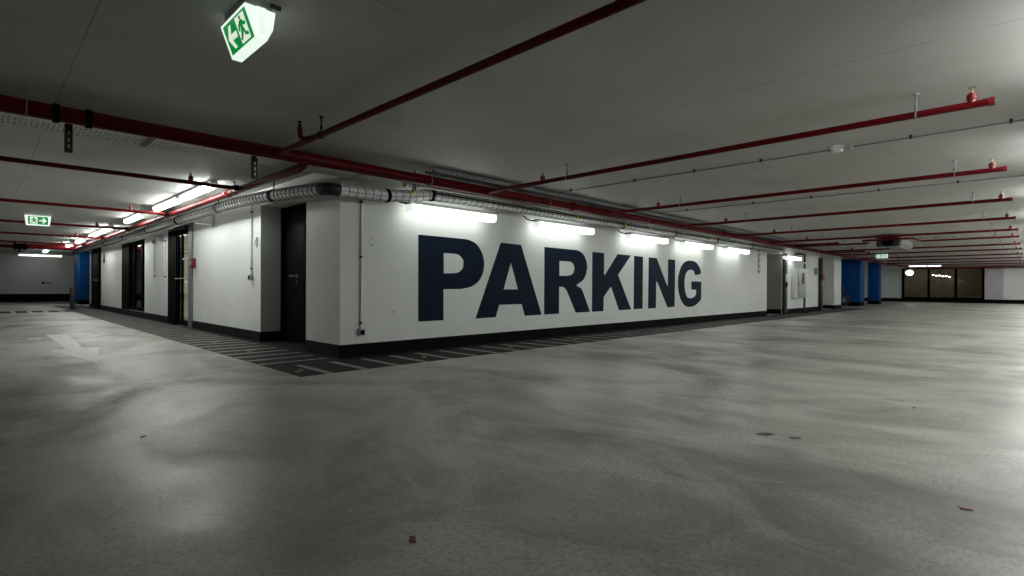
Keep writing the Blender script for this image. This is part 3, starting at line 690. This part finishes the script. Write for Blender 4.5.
ceiling_lamp(41.0, 3.8, 'fluorescent ceiling lamp far down the driveway in front of the glazed wall', 'far driveway lamps', m='lamp')
ceiling_lamp(33.0, 5.6, 'fluorescent ceiling lamp between the two blue columns', 'far driveway lamps', True, 'lamp')
# lamp row over the parking bays on the right: its first lamps hang just outside the picture
G2 = 'fluorescent lamps over the bays beyond the right edge'
ceiling_lamp(2.05, 28.6, 'fluorescent ceiling lamp in front of the blue column at the end of the left lane', 'lamps across', False, 'lanelamp')
r0 = None
for k in range(12):
    x = 3.6 + k*3.35
    lab = 'unseen fluorescent ceiling lamp over the parking bays beyond the right edge of the picture'
    if r0 is None: r0 = ceiling_lamp(x, RY, lab, G2, True, 'baylamp')
    else: place(copy_tree(r0), (x, RY, 2.24), lab)
for k in range(6):  # further unseen row, added to raise the ambient light
    place(copy_tree(r0), (9.0 + k*3.35, -5.2, 2.24), lab)
q0 = None
for k in range(2):
    lab = 'fluorescent ceiling lamp over the parking bays beyond the left edge of the picture'
    if q0 is None: q0 = ceiling_lamp(-4.2, 8.5, lab, 'fluorescent lamps over the bays beyond the left edge', False, 'baylamp')
    else: place(copy_tree(q0), (-4.2, 8.5 + 3.6*k, 2.24), lab)

# ------------------------------------------------------------------ emergency exit signs
MAN = [ # running man of the pictogram, in unit-high coordinates (x right, y up), running to the left
    [(.60+.075*math.cos(2*PI*k/14), .83+.075*math.sin(2*PI*k/14)) for k in range(14)],
    [(.68,.75),(.50,.74),(.32,.62),(.24,.46),(.34,.41),(.42,.54),(.49,.60),(.43,.44),(.39,.34),(.22,.16),(.31,.08),(.53,.27),(.60,.36),(.66,.19),(.92,.12),(.94,.24),(.76,.29),(.67,.50),(.70,.58),(.80,.49),(.94,.53),(.92,.64),(.82,.61),(.73,.73)]]
def exit_face(t, name_prefix, o, u, v, n, w, h, arrow_left):
    """white border, green field, arrow and doorway with figure; o bottom-left corner, u and v unit vectors, n outwards"""
    o, u, v, n = Vector(o), Vector(u), Vector(v), Vector(n)
    def poly(name, m, polys, depth):
        mb = MB()
        for p in polys: mb.prism(p, o + n*(depth-.0012), u, v, n*.0012)
        return mb.build(name, m, t)
    poly('green_field', M['signgreen'], [[(0,0),(w,0),(w,h),(0,h)]], .002)
    q = .50*w
    ax, sgn = (.26*w, -1) if arrow_left else (.74*w, 1)
    ar = [(-.17,-.055),(.02,-.055),(.02,-.055),(-.07,-.20),(.05,-.20),(.20,0),(.05,.20),(-.07,.20),(.02,.055),(-.17,.055)]
    ar = [(-.19,-.045),(.04,-.045),(-.055,-.17),(.045,-.17),(.19,0),(.045,.17),(-.055,.17),(.04,.045),(-.19,.045)]
    poly('arrow', M['signface'], [[(ax + sgn*a*w, h/2 + b*w) for a, b in ar]], .0035)
    d0, d1 = (.53*w, .90*w) if arrow_left else (.10*w, .47*w)
    poly('doorway', M['signface'], [[(d0,.07*h),(d1,.07*h),(d1,.93*h),(d0,.93*h)]], .0035)
    mw = d1-d0
    fig = []
    for p in MAN:
        p = [(.5+(a-.58)*1.25, .5+(b-.47)*1.08) for a, b in p]
        pp = [((d0 + (a if arrow_left else 1-a)*mw), .07*h + b*.86*h) for a, b in p]
        fig.append(pp)
    poly('running_figure', M['signgreen'], fig, .005)

# near sign: both faces lean in towards the bottom, long side along the lane direction
t = thing('exit_sign', 'large lit green emergency exit sign hanging from the ceiling at the top of the picture', 'exit sign', (1.03, 3.0, 2.15))
cs = [(.943,2.305),(1.003,2.145),(1.053,2.145),(1.083,2.21),(1.095,2.305)]
MB().prism(cs, (0, 2.822, 0), (1,0,0), (0,0,1), (0,.372,0)).build('light_box', M['signwhite'], t)
for y in (2.812, 3.194):
    MB().prism([(1.0,2.305),(1.008,2.165),(1.04,2.165),(1.045,2.305)], (0, y, 0), (1,0,0), (0,0,1), (0,.010,0)).build('end_rib', M['signwhite'], t)
MB().box(.95, 1.085, 2.84, 3.16, 2.305, ZC-.001, .006).build('mounting_base', M['greyplastic'], t)
MB().tube((1.07, 2.82, 2.335), (1.12, 2.82, 2.335), .013, 10).build('cable_gland', M['darkgrey'], t)
v = (Vector((.943,0,2.305)) - Vector((1.003,0,2.145))); hh = v.length; v.normalize(); n = Vector((-1,0,0)) - v*Vector((-1,0,0)).dot(v); n.normalize()
exit_face(t, 'lane', Vector((1.003,3.166,2.145)) + v*.013, (0,-1,0), v, n, .326, hh-.026, True)
# lane sign
t = thing('exit_sign', 'small lit green exit sign over the left lane with an arrow pointing right', 'exit sign', (.92, 15.0, 2.13))
MB().prism([(.705,2.335),(1.125,2.335),(1.10,2.13),(.73,2.13)], (0, 15.0, 0), (1,0,0), (0,0,1), (0,.10,0)).build('light_box', M['signwhite'], t)
MB().box(.85, .98, 15.01, 15.09, 2.335, ZC).build('mounting_base', M['greyplastic'], t)
exit_face(t, 'front', (.755, 14.999, 2.15), (1,0,0), (0,0,1), (0,-1,0), .32, .165, False)
# far sign over the driveway
t = thing('exit_sign', 'tiny lit green exit sign far down the driveway behind the ceiling fan', 'exit sign', (26.6, 4.4, 2.15))
MB().box(26.6, 26.7, 4.22, 4.62, 2.16, 2.33, .008).build('light_box', M['signwhite'], t)
MB().box(26.62, 26.68, 4.35, 4.5, 2.33, ZC).build('mounting_base', M['greyplastic'], t)
exit_face(t, 'front', (26.599, 4.60, 2.18), (0,-1,0), (0,0,1), (-1,0,0), .36, .13, True)

# ------------------------------------------------------------------ conduits, boxes, alarms
def conduit(label, x, y, z0, z1, nrm, box=True, boxtop=False, r=.014, clip_z=(), name='conduit'):
    """vertical tube clipped to a wall; nrm points out of the wall"""
    n = Vector(nrm); p = Vector((x, y, 0)) + n*(r+.002)
    t = thing(name, label, 'conduit', (p.x, p.y, z0))
    MB().tube((p.x, p.y, z0), (p.x, p.y, z1), r, 12).build('tube', M['conduit'], t)
    for z in clip_z: MB().tube((p.x, p.y, z-.012), (p.x, p.y, z+.012), r+.006, 12).tube(p + Vector((0,0,z)), Vector((x,y,z)), .006, 8).build('clip', M['darkgrey'], t)
    s = Vector((n.y, n.x, 0)); s = Vector((abs(s.x), abs(s.y), 0))
    def bx(z0, z1, hw, d, m, nm, par=t):
        a = Vector((x,y,0)) - s*hw; b = Vector((x,y,0)) + s*hw + n*d
        return MB().box(min(a.x,b.x), max(a.x,b.x), min(a.y,b.y), max(a.y,b.y), z0, z1, .004).build(nm, m, par)
    if box:
        zz = z1 if boxtop else z0-.085
        o = bx(zz, zz+.085, .04, .055, M['greyplastic'], 'socket_box')
        a = Vector((x,y,0)) + n*.055
        b = a + n*.006
        MB().box(min(a.x,b.x)-s.x*.026, max(a.x,b.x)+s.x*.026, min(a.y,b.y)-s.y*.026, max(a.y,b.y)+s.y*.026, zz+.012, zz+.07).build('lid', M['blackmetal'], o)
    return t
conduit('steel conduit on the white wall beside the corner, ending in a low socket', 3.375, YP, .345, 1.97, (0,-1,0), clip_z=(.42, 1.245, 1.93))
conduit('steel conduit beside the black door niche, ending in a grey switch box', XL, 8.88, 1.05, 2.2, (-1,0,0), clip_z=(1.15, 2.05))
conduit('thin conduit hanging from a grey box between the glass door and the lobby glazing', XL, 15.45, 1.05, 1.90, (-1,0,0), boxtop=True, clip_z=(1.1,))
conduit('thicker conduit close to the black frame of the glass door', XL, 14.36, 1.04, 2.0, (-1,0,0), box=False, r=.02, clip_z=(1.08, 1.9))
conduit('dark conduit with fittings on the PARKING wall, just before the niche', 16.96, YP, 1.34, 2.1, (0,-1,0), box=False, r=.03, clip_z=(1.38, 1.55, 1.72, 1.9))
def panel(name, label, cat, x0, x1, y0, y1, z0, z1, m, face=None, fm=None, facename='face'):
    t = thing(name, label, cat, ((x0+x1)/2, (y0+y1)/2, z0))
    MB().box(x0, x1, y0, y1, z0, z1, .004).build('body', m, t)
    if face: MB().box(*face).build(facename, fm, t)
    return t
panel('intercom_panel', 'small white panel on the lane wall at the edge of the door niche', 'panel', 3.075, XL, 8.66, 8.72, 1.49, 1.64, M['plastic'], (3.071, 3.075, 8.67, 8.71, 1.53, 1.60), M['greyplastic'], 'button_plate')
panel('wall_bracket', 'grey steel bracket high on the lane wall under the lagged pipe', 'bracket', 3.04, XL, 10.80, 10.89, 1.95, 2.18, M['galvpaint'], (2.80, 3.04, 10.83, 10.86, 2.00, 2.015), M['galvpaint'], 'arm')
panel('alarm_button', 'red fire alarm button beside the glass door', 'fire alarm', 3.02, XL, 11.98, 12.12, 1.22, 1.42, M['redbright'], (3.014, 3.02, 12.02, 12.08, 1.29, 1.35), M['plastic'], 'push_plate')
panel('junction_box', 'grey junction box high on the lane wall left of the glass door', 'box', 3.0, XL, 14.62, 14.82, 1.92, 2.06, M['greyplastic'], (2.994, 3.0, 14.65, 14.79, 1.94, 2.04), M['darkgrey'], 'lid')
panel('wall_sign', 'small dark sign on the lane wall beside the far black door', 'sign', 3.085, XL, 22.72, 22.98, 1.63, 1.92, M['blackmetal'], (3.083, 3.085, 22.75, 22.95, 1.78, 1.90), M['darkgrey'], 'plate')
panel('wall_sign', 'small grey notice on the white wall beside the fire hose cabinet', 'sign', 22.86, 23.26, 5.965, YP, 1.38, 1.68, M['greyplastic'], (22.9, 23.22, 5.962, 5.965, 1.42, 1.64), M['darkgrey'], 'plate')
# unreadable small lettering on the back wall
t = thing('wall_stencil', 'small dark stencilled marking on the back wall of the left lane', 'marking', (2.5, 35.48, .95))
MB().box(2.30, 2.42, 35.495, 35.499, .90, 1.0).build('square', M['blackmetal'], t)
MB().box(2.47, 2.50, 35.495, 35.499, .91, 1.0).box(2.52, 2.56, 35.495, 35.499, .91, .98).box(2.58, 2.62, 35.495, 35.499, .91, .98).box(2.63, 2.66, 35.495, 35.499, .91, .98).build('letters', M['darkgrey'], t)

# niche jamb with card reader, next to the white wall beyond
t = thing('steel_jamb', 'dark grey steel post at the far side of the niche after the PARKING wall', 'post', (19.28, 5.94, 0))
MB().box(19.16, 19.40, 5.88, 5.975, 0, 2.05, .006).build('post', M['darkgrey'], t)
MB().box(19.20, 19.30, 5.855, 5.88, 1.12, 1.36, .004).build('card_reader', M['plastic'], t)
MB().box(19.21, 19.33, 5.85, 5.88, .92, 1.06, .004).build('lock_case', M['blackmetal'], t)
t = thing('steel_jamb', 'dark grey steel post right of the fire hose cabinet with red alarm boxes', 'post', (23.6, 5.94, 0))
MB().box(23.45, 23.66, 5.86, 5.975, 0, 2.08, .006).build('post', M['darkgrey'], t)
MB().box(23.42, 23.62, 5.80, 5.86, 1.22, 1.46, .004).build('alarm_box', M['redbright'], t)
MB().box(23.60, 23.70, 5.82, 5.86, .98, 1.10, .004).build('small_alarm_box', M['redbright'], t)
MB().box(23.48, 23.58, 5.82, 5.86, .99, 1.08, .004).build('white_switch', M['plastic'], t)
t = thing('wall_cabinet', 'flat white cabinet on the wall beyond the niche, beside the hose cabinet', 'cabinet', (20.45, 5.9, .5))
MB().box(20.05, 20.80, 5.86, YP, .52, 1.56, .008).build('body', M['cab'], t)
MB().box(20.07, 20.78, 5.845, 5.86, .54, 1.54, .004).build('door', M['cab'], t)
MB().box(20.72, 20.75, 5.83, 5.845, 1.0, 1.06).build('latch', M['darkgrey'], t)
t = thing('hose_cabinet', 'white fire hose cabinet with red vertical lettering on a standpipe', 'cabinet', (20.6, 5.8, .54))
MB().box(20.48, 20.95, 5.60, 5.84, .54, 1.56, .008).build('body', M['cab'], t)
MB().box(20.468, 20.48, 5.615, 5.825, .56, 1.54, .003).build('door', M['cab'], t)
MB().box(20.455, 20.468, 5.79, 5.81, 1.0, 1.05).build('latch', M['darkgrey'], t)
g_ = MB()
for k in range(7):
    z = 1.40-k*.055
    g_.box(20.463, 20.468, 5.66, 5.735, z-.03, z-.012).box(20.463, 20.468, 5.655, 5.685, z-.03, z+.016).box(20.463, 20.468, 5.71 if k % 2 else 5.69, 5.742 if k % 2 else 5.72, z-.03, z+.016)
g_.build('red_lettering', M['redbright'], t)
t = thing('standpipe', 'dark grey pipe carrying the fire hose cabinet, bending into the wall at the top', 'pipe', (20.72, 5.72, 0))
MB().path([(20.72, 5.72, 0), (20.72, 5.72, .54)], .035, 14).path([(20.72, 5.72, 1.56), (20.72, 5.72, 2.04), (20.70, 5.735, 2.08), (20.64, 5.78, 2.095), (20.45, 5.93, 2.095)], .035, 14).build('pipe', M['darkgrey'], t)
MB().lathe((20.72, 5.72, 0), (0,0,1), [(0,.15),(.02,.15),(.021,.06),(.06,.05)], 18).build('foot_plate', M['blackmetal'], t)
MB().tube((20.72,5.72,1.75),(20.72,5.72,1.81),.045,14).build('collar', M['galv'], t)

# bollard at the end of the lane
t = thing('bollard', 'grey steel bollard at the end of the left lane before the blue column', 'bollard', (2.37, 24.0, 0))
MB().box(2.30, 2.44, 23.93, 24.07, 0, .76, .012).build('post', M['darkgrey'], t)
MB().box(2.24, 2.50, 23.87, 24.13, 0, .012).build('base_plate', M['darkgrey'], t)
MB().box(2.297, 2.443, 23.927, 24.073, .72, .763, .006).build('cap', M['darkgrey'], t)

# thin ceiling conduits on the right with the detector
def ceiling_conduit(label, x, y0, y1, ys):
    t = thing('ceiling_conduit', label, 'conduit', (x, (y0+y1)/2, 2.335))
    MB().tube((x, y0, 2.335), (x, y1, 2.335), .0085, 10).build('tube', M['grey'], t)
    for y in ys: MB().box(x-.016, x+.016, y-.012, y+.012, 2.322, ZC).build('clip', M['darkgrey'], t)
ceiling_conduit('thin grey ceiling conduit carrying the round smoke detector', 6.30, -3.0, 5.2, (4.95, 3.85, 3.0, 2.2, 1.5, .82, .12, -.6))
ceiling_conduit('thin grey ceiling conduit behind the second driveway branch, without a detector', 9.38, -3.0, 5.2, (4.6, 3.4, 2.5, 1.6, .7, -.2))
ceiling_conduit('short thin ceiling conduit next to the ceiling fan', 19.1, 1.45, 2.35, (2.25, 1.9, 1.5))
t = thing('smoke_detector', 'round white smoke detector on a thin ceiling conduit', 'detector', (6.30, 1.44, 2.30))
MB().lathe((6.30, 1.44, ZC), (0,0,-1), [(0,.075),(.022,.075),(.026,.06)], 24).build('base', M['plastic'], t)
MB().lathe((6.30, 1.44, ZC-.024), (0,0,-1), [(0,.06),(.02,.058),(.036,.045),(.04,.02)], 24).build('sensor_head', M['plastic'], t)
MB().box(6.26, 6.34, 1.30, 1.36, 2.315, ZC, .004).build('terminal_block', M['greyplastic'], t)

# jet fan
t = thing('jet_fan', 'grey box-shaped jet fan with round black intake under the driveway ceiling', 'fan', (18.5, 2.75, 2.05))
oc = [(2.51,2.12),(2.59,2.04),(2.90,2.04),(2.98,2.12),(2.98,2.26),(2.90,2.33),(2.59,2.33),(2.51,2.26)]
MB().prism(oc, (17.55, 0, 0), (0,1,0), (0,0,1), (2.2,0,0)).build('casing', M['grey'], t)
MB().prism([[(2.49,2.03),(3.0,2.03),(3.0,2.335),(2.49,2.335)], [(2.745+.125*math.cos(2*PI*k/24), 2.18+.125*math.sin(2*PI*k/24)) for k in range(24)]], (17.32, 0, 0), (0,1,0), (0,0,1), (.22,0,0)).build('intake_frame', M['darkgrey'], t)
MB().torus((17.32, 2.745, 2.18), (1,0,0), .128, .016, 28, 8).build('intake_ring', M['blackmetal'], t)
bl_ = MB()
for k in range(8):
    a = 2*PI*k/8
    bl_.path([(17.46, 2.745+.03*math.cos(a), 2.18+.03*math.sin(a)), (17.44, 2.745+.118*math.cos(a+.3), 2.18+.118*math.sin(a+.3))], [.012, .02], 6)
bl_.ball((17.44, 2.745, 2.18), .04).build('rotor', M['blackmetal'], t)
for a in (17.7, 19.4): MB().box(a, a+.06, 2.55, 2.95, 2.33, ZC).build('ceiling_bracket', M['galv'], t)

# motorcycle parked between the white pier and the blue column
t = thing('motorcycle', 'black motorcycle parked half hidden in front of the wide blue column', 'motorcycle', (29.9, 7.3, 0))
for y, nm in ((6.66, 'front_wheel'), (8.0, 'rear_wheel')):
    o = MB().torus((29.9, y, .30), (1,0,0), .245, .055, 28, 10).build(nm, M['rubber'], t)
    sp_ = MB().tube((29.86, y, .30), (29.94, y, .30), .05, 12)
    for k in range(8): sp_.tube((29.9, y, .30), (29.9, y+.2*math.cos(k*PI/4), .30+.2*math.sin(k*PI/4)), .010, 6)
    sp_.build('spokes', M['galv'], o)
MB().path([(29.83,6.66,.30),(29.83,6.80,.70),(29.83,6.86,.95)], .022, 8).path([(29.97,6.66,.30),(29.97,6.80,.70),(29.97,6.86,.95)], .022, 8).build('fork', M['darkgrey'], t)
MB().path([(29.5,6.98,1.02),(29.7,6.88,1.02),(29.9,6.86,.98),(30.1,6.88,1.02),(30.3,6.98,1.02)], .016, 8).build('handlebar', M['blackmetal'], t)
MB().path([(29.66,6.87,1.02),(29.6,6.80,1.16)], .008, 6).ball((29.58,6.78,1.2), .06, (1.2,.35,.8)).path([(30.14,6.87,1.02),(30.2,6.80,1.16)], .008, 6).ball((30.22,6.78,1.2), .06, (1.2,.35,.8)).build('mirror', M['blackmetal'], t)
MB().ball((29.9,6.72,.88), .11, (1,.7,1)).build('headlight', M['darkgrey'], t)
MB().ball((29.9,7.15,.78), .2, (.7,1.5,.7)).build('fuel_tank', M['blackmetal'], t)
MB().ball((29.9,7.3,.45), .2, (.8,1.2,.85)).path([(29.9,6.88,.85),(29.9,7.05,.4),(29.9,7.6,.35),(29.9,8.0,.30)], .04, 8).build('engine_frame', M['darkgrey'], t)
MB().ball((29.9,7.7,.76), .2, (.7,1.7,.35)).build('seat', M['rubber'], t)
MB().tube((29.9,7.35,.2),(29.62,7.35,.0),.012,8).build('side_stand', M['darkgrey'], t)

t.location.y -= .16; WL[t] = Vector(t.location)

# room lamps behind the glazing, and glowing balls in place of pane reflections
t = thing('pane_glare', 'round glow added as glare in the left pane of the far glazed front', 'lamp', (45.2, 5.85, 1.9), None)  # added glowing ball that imitates glare on the pane
MB().ball((45.2, 5.90, 1.98), .22, (1,1,.85), 24).build('paneglow', M['paneglow'], t)
MB().tube((45.2, 5.90, 2.15), (45.2, 5.90, ZC), .01, 8).build('added_cord', M['blackmetal'], t)
for k in range(6):  # added balls on threads, imitating lights reflected in the pane
    y = 4.62-.17*k; z = 1.80-.022*k+.015*(-1)**k
    t = thing('reflection_glow', ['leftmost','second','third','fourth','fifth','rightmost'][k] + ' small glow added as a reflection in the middle pane of the far glazed front', 'lamp', (45.2, y, z), 'small reflection glows in the glazed room')
    MB().ball((45.2, y, z), .055, (1,1.1,.7), 12).build('glow_ball', M['paneglow'], t)
    MB().tube((45.2, y, z+.03), (45.2, y, ZC), .006, 6).build('added_cord', M['blackmetal'], t)
t = thing('fill_strip', 'warm fill strip added to brighten the room behind the far glazed front', 'lamp', (45.6, 4.2, 2.3))  # fill light put in to brighten the glazed room
MB().box(45.55, 45.65, 2.2, 6.2, 2.28, 2.32).build('diffuser', M['roomfill'], t)
MB().box(45.53, 45.67, 2.18, 6.22, 2.32, ZC-.002).build('housing', M['cab'], t)
t = thing('stairwell_lamp', 'bright lamp inside the stairwell behind the glass door', 'lamp', (4.2, 14.2, 2.3))
MB().box(4.0, 4.3, 13.4, 15.0, 2.27, 2.32).build('diffuser', M['stairlamp'], t)
MB().box(3.98, 4.32, 13.38, 15.02, 2.32, ZC-.002).build('housing', M['cab'], t)
t = thing('notice_board', 'white board with blue stripes on the stairwell wall behind the glass door', 'sign', (3.72, 15.97, 1.3))
MB().box(3.42, 3.86, 15.965, 15.995, 1.25, 1.95, .004).build('board', M['plastic'], t)
for k in range(4): MB().box(3.48, 3.78-.05*(k % 2), 15.960, 15.965, 1.42+k*.12, 1.48+k*.12).build('stripe', mat('light blue print', (.06,.2,.55), .5, noise=.05), t)
t = thing('stair_railing', 'steel handrail inside the stairwell behind the glass door', 'railing', (3.8, 15.3, 0))
MB().path([(3.3, 15.3, .95), (4.6, 15.3, .95)], .02, 10).build('handrail', M['steel'], t)
for x in (3.5, 4.1, 4.55): MB().tube((x, 15.3, 0), (x, 15.3, .95), .016, 10).build('post', M['steel'], t)

# ------------------------------------------------------------------ world, camera, view
w = bpy.data.worlds.new("garage"); SC.world = w; w.use_nodes = True
bg = w.node_tree.nodes["Background"]; bg.inputs[0].default_value = (.75, .85, .82, 1); bg.inputs[1].default_value = WORLD
f, yaw, pitch, roll = 526.26, 0.77663171, -0.00246732, 0.00505222
F = Vector((math.cos(yaw), math.sin(yaw), 0)); Rt = Vector((math.sin(yaw), -math.cos(yaw), 0)); U = Vector((0,0,1))
F2 = F*math.cos(pitch) + U*math.sin(pitch); U2 = U*math.cos(pitch) - F*math.sin(pitch)
R3 = Rt*math.cos(roll) + U2*math.sin(roll); U3 = U2*math.cos(roll) - Rt*math.sin(roll)
cam = bpy.data.cameras.new("camera"); co = bpy.data.objects.new("camera", cam); COL.objects.link(co)
mw = Matrix((( R3.x, U3.x, -F2.x, 0), (R3.y, U3.y, -F2.y, 0), (R3.z, U3.z, -F2.z, .88), (0,0,0,1)))
co.matrix_world = mw
cam.sensor_width = 36; cam.lens = f/1024*36; cam.clip_start = .05; cam.clip_end = 200
SC.camera = co
SC.view_settings.view_transform = 'Standard'; SC.view_settings.look = 'None'
SC.view_settings.gamma = 1; SC.view_settings.use_curve_mapping = False
SC.view_settings.exposure = EXPOSURE
SC.cycles.use_denoising = True
SC.cycles.max_bounces = 8; SC.cycles.diffuse_bounces = 5; SC.cycles.glossy_bounces = 4; SC.cycles.transparent_max_bounces = 12
SC.cycles.sample_clamp_indirect = 6.0
